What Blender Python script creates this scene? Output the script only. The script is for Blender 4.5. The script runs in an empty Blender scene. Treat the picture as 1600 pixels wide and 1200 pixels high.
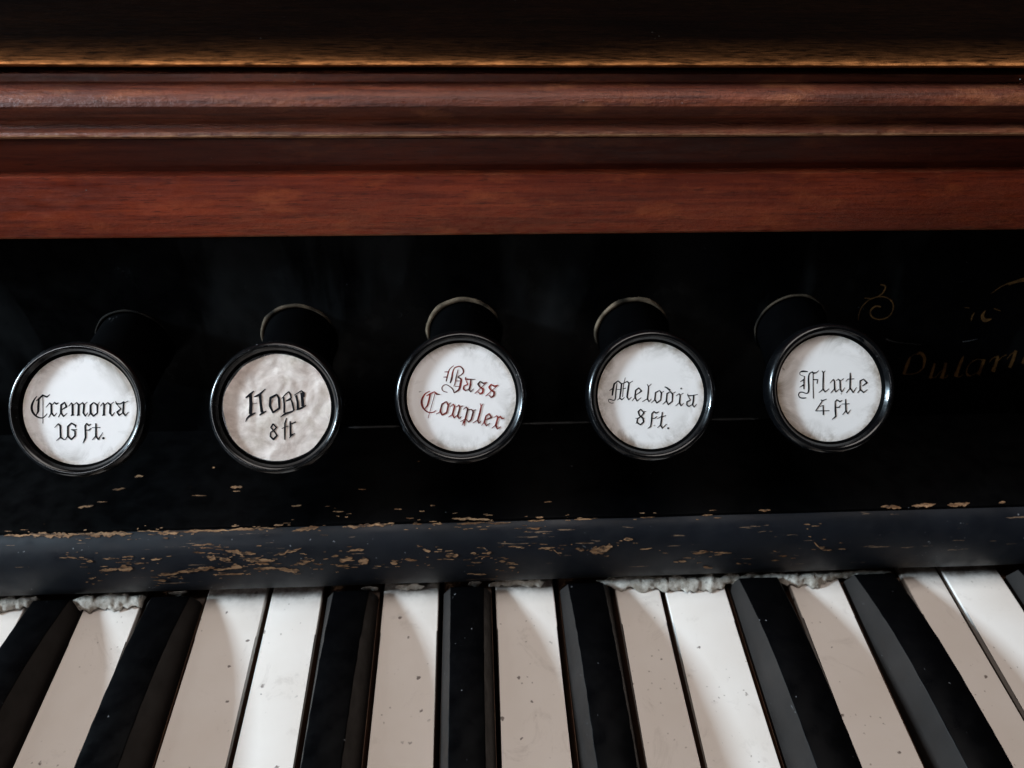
import bpy, bmesh, math, random
from mathutils import Vector, Matrix, noise
random.seed(7)
S = 0.001                                   # everything below is in millimetres
scene = bpy.context.scene
COL = scene.collection

# ------------------------------------------------------------------ camera
FWD = Vector((0.04680734, 0.75871469, -0.64973925)).normalized()
RT = Vector((0.99872331, -0.04791516, 0.01599663)).normalized()
UP = RT.cross(FWD).normalized()
RT = FWD.cross(UP).normalized()
CAM = Vector((50.598, 0.0, 153.052))
FPX = 1146.24                               # focal length for a 1600 px wide picture
cd = bpy.data.cameras.new('camera')
cam = bpy.data.objects.new('camera', cd)
COL.objects.link(cam)
cd.sensor_width = 36.0
cd.lens = FPX * 36.0 / 1600.0
cd.clip_start = 0.005
cd.clip_end = 50.0
m = Matrix((RT, UP, -FWD)).transposed().to_4x4()
m.translation = CAM * S
cam.matrix_world = m
cd.dof.use_dof = True
cd.dof.focus_distance = 0.152
cd.dof.aperture_fstop = 17.0
scene.camera = cam

# ------------------------------------------------------------------ light
w = bpy.data.worlds.new('World'); scene.world = w; w.use_nodes = True
bg = w.node_tree.nodes['Background']
bg.inputs[0].default_value = (1.0, 0.80, 0.68, 1)
bg.inputs[1].default_value = 0.02
scene.cycles.max_bounces = 5
scene.cycles.diffuse_bounces = 3
scene.cycles.glossy_bounces = 2

def area(name, loc, target, sx, sy, power, col):
    l = bpy.data.lights.new(name, 'AREA'); l.shape = 'RECTANGLE'
    l.size = sx * S; l.size_y = sy * S; l.energy = power; l.color = col
    o = bpy.data.objects.new(name, l); COL.objects.link(o)
    o.location = Vector(loc) * S
    o.rotation_euler = (Vector(target) - Vector(loc)).to_track_quat('-Z', 'Y').to_euler()
    return o
# the window to the left of the organ
area('window_light', (-1750, -50, 700), (60, 100, 20), 230, 190, 74.0, (0.66, 0.85, 1.0))
# added narrow fill lamp, near front left and above, fading across the wood
rl = area('fill_light', (-290, -360, 390), (-15, 140, 110), 150, 150, 0.029, (0.92, 0.94, 1.0))
rl.data.spread = math.radians(25)
# warm light thrown back by the ceiling
area('ceiling_light', (40, 140, 1500), (50, 100, 0), 1100, 800, 11.4, (1.0, 0.92, 0.87))

vs = scene.view_settings
vs.view_transform = 'Standard'; vs.look = 'None'; vs.gamma = 1.0; vs.exposure = 0.0
vs.use_curve_mapping = False

# ------------------------------------------------------------------ helpers
def ray(x, y):
    return FWD * FPX + RT * (x - 800) - UP * (y - 600)
def on_z(x, y, Z):
    d = ray(x, y); return CAM + d * ((Z - CAM.z) / d.z)
def on_y(x, y, Y):
    d = ray(x, y); return CAM + d * ((Y - CAM.y) / d.y)
def on_plane(x, y, p0, n):
    d = ray(x, y); return CAM + d * ((p0 - CAM).dot(n) / d.dot(n))

def empty(name, loc):
    o = bpy.data.objects.new(name, None); COL.objects.link(o)
    o.location = Vector(loc) * S; o.empty_display_size = 0.01
    return o
def tag(o, label=None, cat=None, group=None, kind=None):
    if label: o['label'] = label
    if cat: o['category'] = cat
    if group: o['group'] = group
    if kind: o['kind'] = kind
    return o
def origin(o):
    p = Vector((0, 0, 0))
    while o is not None:
        p += Vector(o.location); o = o.parent
    return p / S
def mesh(name, verts, faces, mat, parent=None, loc=None, smooth=False, attr=None):
    """verts in world millimetres; the object sits at loc (world mm) or on its parent"""
    base = Vector(loc) if loc is not None else (origin(parent) if parent else Vector((0, 0, 0)))
    me = bpy.data.meshes.new(name)
    me.from_pydata([tuple((Vector(v) - base) * S) for v in verts], [], faces)
    bm = bmesh.new(); bm.from_mesh(me)
    bmesh.ops.recalc_face_normals(bm, faces=bm.faces)
    bm.to_mesh(me); bm.free()
    me.materials.append(mat)
    if attr:
        a = me.attributes.new('wear', 'FLOAT', 'POINT')
        a.data.foreach_set('value', attr)
    if smooth:
        me.polygons.foreach_set('use_smooth', [True] * len(me.polygons))
    o = bpy.data.objects.new(name, me); COL.objects.link(o)
    if parent:
        o.parent = parent
        o.location = (base - origin(parent)) * S
    else:
        o.location = base * S
    return o
def sharp(o, deg=35):
    me = o.data
    bm = bmesh.new(); bm.from_mesh(me)
    for e in bm.edges:
        if len(e.link_faces) == 2:
            e.smooth = e.calc_face_angle(0) < math.radians(deg)
    for f in bm.faces: f.smooth = True
    bm.to_mesh(me); bm.free()
    return o

# ------------------------------------------------------------------ materials
class NT:
    def __init__(self, name):
        self.m = bpy.data.materials.new(name); self.m.use_nodes = True
        self.t = self.m.node_tree; self.b = self.t.nodes['Principled BSDF']
        self.tc = self.t.nodes.new('ShaderNodeTexCoord')
    def n(self, typ, **kw):
        nd = self.t.nodes.new(typ)
        for k, v in kw.items(): setattr(nd, k, v)
        return nd
    def l(self, a, b): self.t.links.new(a, b)
    def coords(self, scale=(1, 1, 1), rnd=False):
        mp = self.n('ShaderNodeMapping'); mp.inputs['Scale'].default_value = scale
        self.l(self.tc.outputs['Object'], mp.inputs['Vector'])
        if rnd:
            oi = self.n('ShaderNodeObjectInfo')
            mu = self.n('ShaderNodeVectorMath', operation='SCALE'); mu.inputs[0].default_value = (3, 7, 5)
            self.l(oi.outputs['Random'], mu.inputs['Scale'])
            self.l(mu.outputs[0], mp.inputs['Location'])
        return mp.outputs[0]
    def noise(self, vec, scale, detail=4, rough=.55, dist=0):
        nd = self.n('ShaderNodeTexNoise'); nd.inputs['Scale'].default_value = scale
        nd.inputs['Detail'].default_value = detail; nd.inputs['Roughness'].default_value = rough
        nd.inputs['Distortion'].default_value = dist
        self.l(vec, nd.inputs['Vector']); return nd.outputs['Fac']
    def voro(self, vec, scale):
        nd = self.n('ShaderNodeTexVoronoi'); nd.inputs['Scale'].default_value = scale
        nz = self.n('ShaderNodeTexNoise'); nz.inputs['Scale'].default_value = scale * 5; nz.inputs['Detail'].default_value = 1
        self.l(vec, nz.inputs['Vector'])
        sc = self.n('ShaderNodeVectorMath', operation='SCALE'); sc.inputs['Scale'].default_value = .22 / scale
        self.l(nz.outputs['Color'], sc.inputs[0])
        ad = self.n('ShaderNodeVectorMath', operation='ADD')
        self.l(vec, ad.inputs[0]); self.l(sc.outputs[0], ad.inputs[1])
        self.l(ad.outputs[0], nd.inputs['Vector']); return nd.outputs['Distance']
    def ramp(self, fac, stops, interp='LINEAR'):
        r = self.n('ShaderNodeValToRGB'); cr = r.color_ramp; cr.interpolation = interp
        while len(cr.elements) < len(stops): cr.elements.new(0.5)
        for e, (p, c) in zip(cr.elements, stops):
            e.position = p
            e.color = (c, c, c, 1) if isinstance(c, (int, float)) else (*c, 1)
        self.l(fac, r.inputs[0]); return r.outputs[0]
    def mix(self, fac, a, b, mode='MIX'):
        x = self.n('ShaderNodeMix', data_type='RGBA', blend_type=mode)
        for s, v in ((0, fac), (6, a), (7, b)):
            if isinstance(v, (int, float)): x.inputs[s].default_value = v
            elif isinstance(v, tuple): x.inputs[s].default_value = (*v, 1)
            else: self.l(v, x.inputs[s])
        return x.outputs[2]
    def math(self, op, a, b=0.5):
        x = self.n('ShaderNodeMath', operation=op)
        for s, v in ((0, a), (1, b)):
            if isinstance(v, (int, float)): x.inputs[s].default_value = v
            else: self.l(v, x.inputs[s])
        return x.outputs[0]
    def bump(self, h, strength, dist):
        b = self.n('ShaderNodeBump'); b.inputs['Strength'].default_value = strength
        b.inputs['Distance'].default_value = dist * S
        self.l(h, b.inputs['Height']); self.l(b.outputs[0], self.b.inputs['Normal'])
    def set(self, col=None, rough=None, spec=None, coat=None):
        for key, v in (('Base Color', col), ('Roughness', rough), ('Specular IOR Level', spec), ('Coat Weight', coat)):
            if v is None: continue
            if isinstance(v, tuple): self.b.inputs[key].default_value = (*v, 1)
            elif isinstance(v, (int, float)): self.b.inputs[key].default_value = v
            else: self.l(v, self.b.inputs[key])
        return self.m

def mat_lacquer(name, base, rough, spec, fleck=0.0, fleckcol=(.16, .085, .04), stretch=(60, 260, 260), dust=0.0, dsel=.56, haze_smear=0.0, relief=.12):
    t = NT(name)
    v = t.coords()
    big = t.noise(v, 60, 4)
    col = t.mix(t.ramp(big, [(.3, 0.0), (.75, 1.0)]), base, tuple(c * 1.9 for c in base))
    if fleck:
        f = t.ramp(t.noise(t.coords(stretch), 3.0, 5, .6), [(fleck, 0.0), (fleck + .02, 1.0)])
        col = t.mix(f, col, fleckcol)
    if dust:
        vr = t.coords((1, 1, 1), True)
        d1 = t.ramp(t.voro(vr, 420), [(0.0, 1.0), (.05, 1.0), (.09, 0.0)])
        d2 = t.ramp(t.noise(vr, 130, 2), [(dsel, 0.0), (dsel + .06, 1.0)])
        scr = t.ramp(t.noise(t.coords((1, .35, 1), True), 520, 2, .5, 2.0), [(.735, 0.0), (.76, 1.0)])
        d = t.math('MULTIPLY', t.math('ADD', t.math('MULTIPLY', d1, d2), t.math('MULTIPLY', scr, t.math('MULTIPLY', d2, .5))), dust)
        col = t.mix(d, col, (.30, .30, .31))
    if haze_smear:                                    # greasy film and hazy key reflections painted in as upright streaks
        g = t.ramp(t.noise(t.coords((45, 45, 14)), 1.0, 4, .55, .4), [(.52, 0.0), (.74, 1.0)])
        col = t.mix(t.math('MULTIPLY', g, haze_smear), col, (.10, .11, .115))
    r = t.ramp(t.noise(v, 220, 5), [(.3, max(0.02, rough - .1)), (.7, rough + .14)])
    t.bump(t.noise(v, 500, 4), relief, .08)
    return t.set(col, r, spec)
M_BOARD = mat_lacquer('black_lacquer_board', (.0006, .0006, .0007), .30, .08, dust=.12, dsel=.62, haze_smear=.15)
M_LEDGE = mat_lacquer('black_lacquer_ledge', (.0005, .0005, .0006), .45, .05, .725, dust=.25, dsel=.6)
M_RAIL = mat_lacquer('worn_black_paint', (.005, .0057, .0078), .46, .26, .665, (.15, .095, .06), (34, 420, 420), dust=.5, dsel=.53)
M_KNOB = mat_lacquer('knob_ebonised', (.0012, .0013, .0016), .20, .55, dust=.5, dsel=.55, relief=.3)
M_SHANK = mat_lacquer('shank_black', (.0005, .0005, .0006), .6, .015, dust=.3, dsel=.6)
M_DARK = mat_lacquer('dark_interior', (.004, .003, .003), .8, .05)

def mat_wood(name, c0, c1, rough, wearcol=(.62, .32, .16), spec=.6, relief=.6):
    t = NT(name)
    g = t.noise(t.coords((14, 330, 330)), 3.0, 7, .60, .4)
    fine = t.noise(t.coords((100, 1000, 1000)), 2.6, 4, .6)
    big = t.noise(t.coords((14, 40, 40)), 1.6, 4)
    col = t.mix(t.ramp(g, [(.32, 0.0), (.68, 1.0)]), c0, c1)
    col = t.mix(t.ramp(fine, [(.56, 0.0), (.70, .75)]), col, tuple(c * .35 for c in c0))
    col = t.mix(t.ramp(big, [(.35, .65), (.7, 0.0)]), col, tuple(c * .4 for c in c0))
    blot = t.ramp(t.noise(t.coords((45, 130, 130)), 1.5, 5, .65), [(.54, 0.0), (.72, .6)])
    col = t.mix(blot, col, (c1[0] * 1.2, c1[1] * 1.7, c1[2] * 1.6))
    a = t.n('ShaderNodeAttribute', attribute_name='wear')
    wn = t.noise(t.coords((60, 300, 300)), 4.0, 6, .65)
    lw = t.ramp(t.noise(t.coords((9, 30, 30)), 1.7, 4, .6), [(.34, .18), (.62, 1.0)])
    wf = t.math('MULTIPLY', t.math('MULTIPLY', a.outputs['Fac'], lw), t.ramp(wn, [(.36, 0.08), (.60, 1.0)]))
    col = t.mix(wf, col, wearcol)
    dust = t.ramp(t.voro(t.coords(), 260), [(0.0, 1.0), (.035, .0)])
    dsel = t.ramp(t.noise(t.coords(), 70, 2), [(.55, 0.0), (.62, 1.0)])
    col = t.mix(t.math('MULTIPLY', t.math('MULTIPLY', dust, dsel), .45), col, (.45, .40, .36))
    r = t.ramp(t.noise(t.coords((60, 200, 200)), 3, 5), [(.3, rough - .09), (.7, rough + .15)])
    t.bump(t.math('ADD', fine, t.math('MULTIPLY', t.noise(t.coords((260, 420, 420)), 2.2, 5, .65), 2.2)), relief, .16)
    return t.set(col, r, spec)
M_WOOD = mat_wood('mahogany', (.19, .020, .007), (.42, .058, .017), .45, spec=.45, relief=.22)
M_BEAD = mat_wood('mahogany_bead', (.075, .014, .008), (.30, .068, .028), .46, spec=.42, relief=.8)
M_WOODSHADE = mat_wood('mahogany_shaded', (.085, .012, .0045), (.17, .030, .010), .45, spec=.4, relief=.25)  # darker copy: shade under the bead's overhang is put into the colour
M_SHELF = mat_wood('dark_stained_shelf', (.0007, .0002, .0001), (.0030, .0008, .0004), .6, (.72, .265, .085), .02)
M_LEVER = mat_wood('key_lever_wood', (.10, .040, .018), (.17, .075, .035), .6)

def mat_ivory(name, base, shade, dirt):
    t = NT(name)
    v = t.coords((1, 1, 1), True)
    col = t.mix(t.ramp(t.noise(v, 45, 4), [(.35, 0.0), (.7, 1.0)]), base, shade)
    # small dark pits and specks, clustered
    sp = t.ramp(t.voro(v, 230), [(0.0, 1.0), (.07, 1.0), (.11, 0.0)])
    sel = t.ramp(t.noise(v, 110, 2), [(.47, 0.0), (.53, 1.0)])
    col = t.mix(t.math('MULTIPLY', t.math('MULTIPLY', sp, sel), .85), col, (.10, .07, .06))
    sp2 = t.ramp(t.voro(v, 520), [(0.0, 1.0), (.06, 1.0), (.13, 0.0)])
    sel2 = t.ramp(t.noise(v, 60, 2), [(.48, 0.0), (.56, 1.0)])
    col = t.mix(t.math('MULTIPLY', t.math('MULTIPLY', sp2, sel2), .6), col, (.2, .15, .12))
    sm = t.ramp(t.noise(v, 90, 6, .7, 1.2), [(.58, 0.0), (.75, dirt)])
    col = t.mix(sm, col, (.30, .24, .20))
    a = t.n('ShaderNodeAttribute', attribute_name='wear')
    gr = t.math('MULTIPLY', a.outputs['Fac'], t.ramp(t.noise(v, 260, 5, .7), [(.30, .25), (.62, 1.0)]))
    col = t.mix(gr, col, (.17, .125, .10))
    t.bump(t.noise(v, 160, 4), .10, .08)
    return t.set(col, .36, .35)
M_IVORY = mat_ivory('ivory_key', (.80, .735, .68), (.74, .665, .60), .35)
M_EBONY = mat_lacquer('ebony_key', (.0008, .0008, .001), .34, .07, dust=.45, dsel=.54)
M_EBSIDE = mat_lacquer('ebony_side', (.012, .0094, .0082), .6, .2, dust=.3)
M_DUSTSPECK = NT('dust_speck').set((.22, .21, .20), .9, .1)
M_SEAM = NT('grey_seam_dust').set((.055, .055, .055), .9, .05)

def mat_chip():
    t = NT('bare_wood_chip')
    v = t.coords((60, 300, 300))
    col = t.mix(t.ramp(t.noise(v, 3, 5), [(.35, 0.0), (.65, 1.0)]), (.12, .055, .024), (.36, .205, .11))
    col = t.mix(t.ramp(t.noise(t.coords((300, 900, 900)), 1.6, 5, .7), [(.48, 0.0), (.60, .9)]), col, (.02, .014, .012))
    return t.set(col, .75, .15)
M_CHIP = mat_chip()
def mat_felt():
    t = NT('dusty_felt')
    v = t.coords()
    col = t.mix(t.ramp(t.noise(v, 300, 6, .7), [(.35, 0.0), (.62, 1.0)]), (.24, .20, .16), (.58, .53, .47))
    col = t.mix(t.ramp(t.noise(v, 750, 3), [(.56, 0.0), (.70, .8)]), col, (.12, .095, .075))
    t.bump(t.noise(v, 900, 6, .75), .9, .45)
    return t.set(col, .95, .05)
M_FELT = mat_felt()
def mat_collar():
    t = NT('worn_lit_collar')
    g = t.noise(t.coords(), 330, 6, .7)
    a = t.n('ShaderNodeAttribute', attribute_name='wear')
    f = t.math('MULTIPLY', a.outputs['Fac'], t.ramp(g, [(.30, .35), (.55, 1.0)]))
    col = t.mix(f, (.001, .001, .001), (.20, .148, .10))
    return t.set(col, .8, .08)
M_COLLAR = mat_collar()
def mat_gold():
    t = NT('worn_gold_paint')
    f = t.ramp(t.noise(t.coords(), 420, 5, .7), [(.32, 0.1), (.60, 1.0)])
    col = t.mix(f, (.004, .002, .001), (.105, .050, .014))
    return t.set(col, .55, .25)
M_GOLD = mat_gold()
def mat_disc(name, base, edge, blot, edgew):
    t = NT(name)
    v = t.coords((1, 1, 1), True)
    a = t.n('ShaderNodeAttribute', attribute_name='wear')      # 0 at the centre, 1 at the edge
    col = t.mix(t.ramp(t.noise(v, 60, 4), [(.35, 0.0), (.7, 1.0)]), base, tuple(c * .965 for c in base))
    st = t.ramp(t.noise(v, 120, 6, .72, .6), [(.47, 0.0), (.66, 1.0)])
    rim = t.ramp(a.outputs['Fac'], [(.60, 0.01), (.84, .4), (1.0, 1.0)])
    col = t.mix(t.math('MULTIPLY', t.math('MULTIPLY', st, rim), blot), col, (.26, .22, .18))
    er = t.ramp(a.outputs['Fac'], [(edgew, 0.0), (1.0, 1.0)])
    col = t.mix(t.math('MULTIPLY', er, t.ramp(t.noise(v, 200, 5, .7), [(.35, .15), (.65, .8)])), col, edge)
    sp = t.ramp(t.voro(v, 330), [(0.0, 1.0), (.05, 1.0), (.09, 0.0)])
    sel = t.ramp(t.noise(v, 160, 2), [(.56, 0.0), (.63, 1.0)])
    col = t.mix(t.math('MULTIPLY', t.math('MULTIPLY', sp, sel), .7), col, (.16, .12, .10))
    t.bump(t.noise(v, 180, 4), .08, .06)
    return t.set(col, .42, .35)
M_DISC = mat_disc('celluloid_disc', (.86, .812, .785), (.36, .27, .19), 1.0, .90)
M_DISCW = mat_disc('stained_disc', (.86, .82, .795), (.30, .22, .15), 1.2, .86)
def mat_paper():
    t = NT('wrinkled_paper')
    v = t.coords()
    col = t.mix(t.ramp(t.noise(v, 150, 6, .68, .5), [(.36, 0.0), (.66, 1.0)]), (.48, .385, .335), (.86, .765, .70))
    col = t.mix(t.ramp(t.noise(v, 90, 5, .7), [(.50, 0.0), (.70, .75)]), col, (.34, .27, .19))
    rn = t.n('ShaderNodeTexNoise', noise_type='RIDGED_MULTIFRACTAL')
    rn.inputs['Scale'].default_value = 85; rn.inputs['Detail'].default_value = 2; rn.inputs['Distortion'].default_value = .25
    t.l(v, rn.inputs['Vector'])
    h = t.math('ADD', t.noise(v, 200, 2, .5, .3), t.math('MULTIPLY', rn.outputs['Fac'], .6))
    t.bump(h, .85, .65)
    return t.set(col, .6, .25)
M_PAPER = mat_paper()
M_INK = NT('black_ink').set((.005, .005, .007), .7, .1)
def mat_redink():
    t = NT('red_brown_ink')
    col = t.mix(t.ramp(t.noise(t.coords(), 330, 3), [(.38, 0.0), (.62, 1.0)]), (.04, .012, .010), (.26, .022, .013))
    return t.set(col, .6, .2)
M_RED = mat_redink()

# ------------------------------------------------------------------ organ case
X0, X1 = -190.0, 300.0
organ = tag(empty('reed_organ', (50, 150, -16)),
            'old black lacquered reed organ case with mahogany moulding above the stops', 'organ')
TILT = math.radians(7)
SEAM_Y, LEDGE_Z = 139.3, 20.0
B0 = Vector((0, SEAM_Y, LEDGE_Z))
BN = Vector((0, -math.cos(TILT), math.sin(TILT)))           # outward normal of the stop board
BU = Vector((0, math.sin(TILT), math.cos(TILT)))

def extrude(name, prof, mat, wear=None, closed=True, n=1, x0=X0, x1=X1, wob=0.0):
    """profile of (Y, Z) swept along X"""
    v, a = [], []
    k = len(prof)
    for i in range(n + 1):
        x = x0 + (x1 - x0) * i / n
        for j, (Y, Z) in enumerate(prof):
            d = wob * noise.noise(Vector((x * .05, j * .35, 3.0))) if wob else 0
            v.append((x, Y + d, Z + d * .6)); a.append(wear[j] if wear else 0.0)
    f = []
    for i in range(n):
        for j in range(k if closed else k - 1):
            f.append((i * k + j, i * k + (j + 1) % k, (i + 1) * k + (j + 1) % k, (i + 1) * k + j))
    if closed:
        f.append(tuple(range(k))); f.append(tuple(n * k + j for j in range(k)))
    o = mesh(name, v, f, mat, organ, attr=a)
    return sharp(o, 30)

# stop board, leaning back seven degrees, with a hole for each stop
HOLES_PX = [(212, 537), (470, 530), (727, 521), (988, 520), (1235, 512)]
HOLES = [on_plane(x, y, B0, BN) for x, y in HOLES_PX]
def board():
    bm = bmesh.new()
    top = 66.0
    def loop(pts):
        vs_ = [bm.verts.new(p) for p in pts]
        return [bm.edges.new((vs_[i], vs_[(i + 1) % len(vs_)])) for i in range(len(vs_))]
    P = lambda x, s: Vector((x, 0, 0)) + B0 + BU * s
    ed = loop([P(X0, 0), P(X1, 0), P(X1, top), P(X0, top)])
    for h in HOLES:
        ed += loop([h + Vector((1, 0, 0)) * 8.6 * math.cos(a) + BU * 8.6 * math.sin(a)
                    for a in [2 * math.pi * i / 40 for i in range(40)]])
    bmesh.ops.triangle_fill(bm, edges=ed, use_beauty=True)
    # keep the holes open
    for f in list(bm.faces):
        c = f.calc_center_median()
        if any((c - h).length < 8.4 for h in HOLES): bm.faces.remove(f)
    r = bmesh.ops.extrude_face_region(bm, geom=list(bm.faces))
    bmesh.ops.translate(bm, vec=-BN * 9, verts=[g for g in r['geom'] if isinstance(g, bmesh.types.BMVert)])
    v = [tuple(x.co) for x in bm.verts]
    bm.verts.index_update()
    f = [tuple(x.index for x in q.verts) for q in bm.faces]
    bm.free()
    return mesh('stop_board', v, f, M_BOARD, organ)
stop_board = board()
# worn wooden collars round the holes
for h, (cw, cs) in zip(HOLES, ((.5, .06), (.95, .55), (1.25, 1.0), (1.25, 1.0), (.6, .3))):
    v, a, f = [], [], []
    N = 72
    prof = [(8.62, .15), (8.75, .3), (9.1, .38), (9.4, .3), (9.65, .04)]
    for i in range(N):
        t = 2 * math.pi * i / N
        # tan wear, widest at the upper left, painted there for the light it catches
        d = math.cos(t - math.radians(112))
        wv = cs * max(0.0, min(1.0, (d - .05) * 1.9)) * max(0, min(1, .75 + 1.1 * noise.noise(Vector((i * .3, h.x, 7)))))
        wr = (.35 + .6 * max(0, d)) * cw + .22 * noise.noise(Vector((i * .25, h.x, 0)))
        for j, (r, z) in enumerate(prof):
            rr = 8.62 + (r - 8.62) * wr
            v.append(h + Vector((1, 0, 0)) * rr * math.cos(t) + BU * rr * math.sin(t) + BN * z)
            a.append(wv)
    k = len(prof)
    for i in range(N):
        for j in range(k - 1):
            f.append((i * k + j, i * k + j + 1, ((i + 1) % N) * k + j + 1, ((i + 1) % N) * k + j))
    mesh('hole_collar', v, f, M_COLLAR, organ, smooth=True, attr=a)
# dark box behind the board so that the holes read black
extrude('action_box', [(152, 22), (190, 22), (190, 84), (160, 84)], M_DARK)

# ledge in front of the stop board and the rounded rail over the key ends
extrude('ledge', [(SEAM_Y + 4, 19.9), (SEAM_Y + 4, 8), (108.6, 8), (107.6, 9), (107.5, 19.2), (107.9, 19.9), (108.6, 20.0)], M_LEDGE)
RAIL = [(107.45, 19.55), (106.6, 19.35), (105.3, 18.5), (104.0, 17.0), (102.9, 15.1), (102.1, 12.9),
        (101.6, 10.4), (101.35, 7.8), (101.4, 5.6), (101.9, 4.5), (103.0, 4.0)]
extrude('key_rail', RAIL + [(128, 3.9), (128, 7.8), (107.45, 7.8)], M_RAIL, n=120, wob=.10)
PROFILE = [(SEAM_Y, 20.0), (108.6, 20.0), (107.9, 19.95)] + RAIL
def on_profile(x, y, lift=.13):
    d = ray(x, y)
    for (ya, za), (yb, zb) in zip(PROFILE, PROFILE[1:]):
        n = Vector((0, -(za - zb), ya - yb)).normalized()
        p = on_plane(x, y, Vector((0, ya, za)), n)
        e = Vector((0, yb - ya, zb - za)); s = (p - Vector((0, ya, za))).dot(e) / e.length_squared
        if -.02 <= s <= 1.02 and d.dot(n) < 0: return p + n * lift
    return None
# chipped paint: bare wood showing along the arris, on the rail and on the ledge
CHIPS = [(6,47,837,837,5),(44,122,836,836,9),(120,207,836,834,8),(215,248,830,830,3),(246,280,834,831,8),(276,360,831,829,4),
 (358,432,828,825,5),(428,443,821,820,3),(462,498,828,825,7),(537,616,824,818,6),(645,659,819,819,3),(675,691,819,819,3),
 (706,746,811,811,4),(745,766,812,812,3),(714,751,819,818,4),(759,798,818,817,2.5),(825,851,814,813,3.5),(897,926,812,811,3),
 (1000,1023,809,808,2.5),(1096,1113,805,805,4),(1185,1204,798,797,4),(1376,1408,792,793,6),(1424,1462,791,789,6),(1480,1515,790,787,7),(1560,1571,786,785,4),
 (300,335,852,851,3),(314,334,856,856,2),(300,321,863,863,3),(352,400,860,865,7),(428,471,868,856,5),(380,430,874,876,7),(324,337,872,872,9),(343,361,874,875,7),
 (246,280,897,896,6),(277,336,894,886,7),(334,376,889,887,4),(361,379,883,885,7),(396,438,888,887,5),(433,468,890,892,7),(459,486,881,877,5),
 (399,421,880,881,4),(339,382,897,896,3.5),(155,186,891,889,5),(185,208,886,889,11),(191,209,870,869,3),(135,146,877,877,4),(161,182,873,873,2),
 (105,121,870,872,3),(246,260,906,906,4),(138,148,903,903,3),(210,225,880,880,2),(236,250,874,874,3),(490,505,881,881,3),
 (696,716,867,867,9),(560,576,878,876,14),(546,569,860,858,4),(530,551,876,873,7),(526,544,884,883,4),(610,621,878,878,8),(632,652,874,874,4),
 (661,673,858,861,5),(518,529,869,868,4),(794,816,854,854,2),(841,867,857,855,3),(864,876,858,868,2),(921,957,860,856,14),(899,913,857,859,5),(974,989,843,842,6),
 (829,843,826,826,4),(735,744,864,864,3),(760,768,864,863,5),(735,752,878,878,3),(780,790,877,877,3),(795,805,886,886,4),(740,760,897,897,3),
 (1000,1019,857,856,3),(1082,1108,864,862,4),(1115,1143,863,863,3),(1271,1282,846,856,3),(1280,1299,857,859,4),(1215,1229,868,868,3),(1255,1266,819,820,2),
 (1060,1072,876,876,4),(1098,1108,885,886,5),(1150,1158,880,880,3),
 (176,196,766,764,3),(210,224,746,744,5),(122,147,794,790,4),(152,168,785,785,2),(360,379,762,760,5),(364,376,768,768,2),(455,471,791,790,3),
 (616,628,796,796,2),(655,664,799,799,2),(520,538,800,800,2),(672,680,791,790,3),(560,572,765,765,2),(850,862,785,785,2),(332,336,731,731,3),(300,322,775,775,1.5)]
def chip_mesh():
    v, f = [], []
    rnd = random.Random(3)
    small = []
    for xa, xb, ya, yb, h in CHIPS:            # crumbs and hairline scratches round every chip
        if ya < 800: continue
        for _ in range(3 if xa > 900 else 5):
            cx = rnd.uniform(xa - 16, xb + 16); L = rnd.choice((2.5, 4, 5, 8, 12))
            cy = ya + rnd.uniform(-9, 9); small.append((cx, cx + L, cy, cy + rnd.uniform(-.8, .5), rnd.uniform(.9, 2.0)))
    for ci, (xa, xb, ya, yb, h) in enumerate(CHIPS + small):
        n = max(4, int((xb - xa) / 2.5)); rows = 3
        grid = []
        ph = ci * 7.3
        for i in range(n + 1):
            t = i / n; x = xa + (xb - xa) * t
            env = min(1.0, 4.5 * min(t, 1 - t) + .12)
            yc = ya + (yb - ya) * t + h * .38 * noise.noise(Vector((x * .11, ph, 0)))
            up = h * .5 * env * (.75 + .75 * noise.noise(Vector((x * .23, ph, 4))))
            dn = h * .5 * env * (.75 + .75 * noise.noise(Vector((x * .23, ph, 9))))
            up, dn = max(up, .25), max(dn, .25)
            col = []
            for r in range(rows):
                p = on_profile(x, yc - up + (up + dn) * r / (rows - 1))
                col.append(p)
            grid.append(col)
        for i in range(n):
            for r in range(rows - 1):
                q = [grid[i][r], grid[i + 1][r], grid[i + 1][r + 1], grid[i][r + 1]]
                if any(p is None for p in q): continue
                b = len(v); v += q; f.append((b, b + 1, b + 2, b + 3))
    return mesh('paint_wear', v, f, M_CHIP, organ)
tag(chip_mesh(), kind='stuff')

# grey line of dust in the corner where ledge and stop board meet
def seam():
    for xa, xb in ((545, 625), (806, 925), (1110, 1192)):
        v, f = [], []
        n = 24; b = len(v)
        for i in range(n + 1):
            t = i / n; x = on_z(xa + (xb - xa) * t, 661, LEDGE_Z).x
            hh = .35 * min(1, 5 * min(t, 1 - t) + .1) * (.8 + .6 * noise.noise(Vector((x * .4, 0, 0))))
            v.append((x, SEAM_Y - .9 * hh - .1, LEDGE_Z + .03)); v.append((x, SEAM_Y - .04, LEDGE_Z + .05 + hh))
        f += [(b + 2 * i, b + 2 * i + 2, b + 2 * i + 3, b + 2 * i + 1) for i in range(n)]
        mesh('dust_line', v, f, M_SEAM, organ)
seam()

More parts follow.
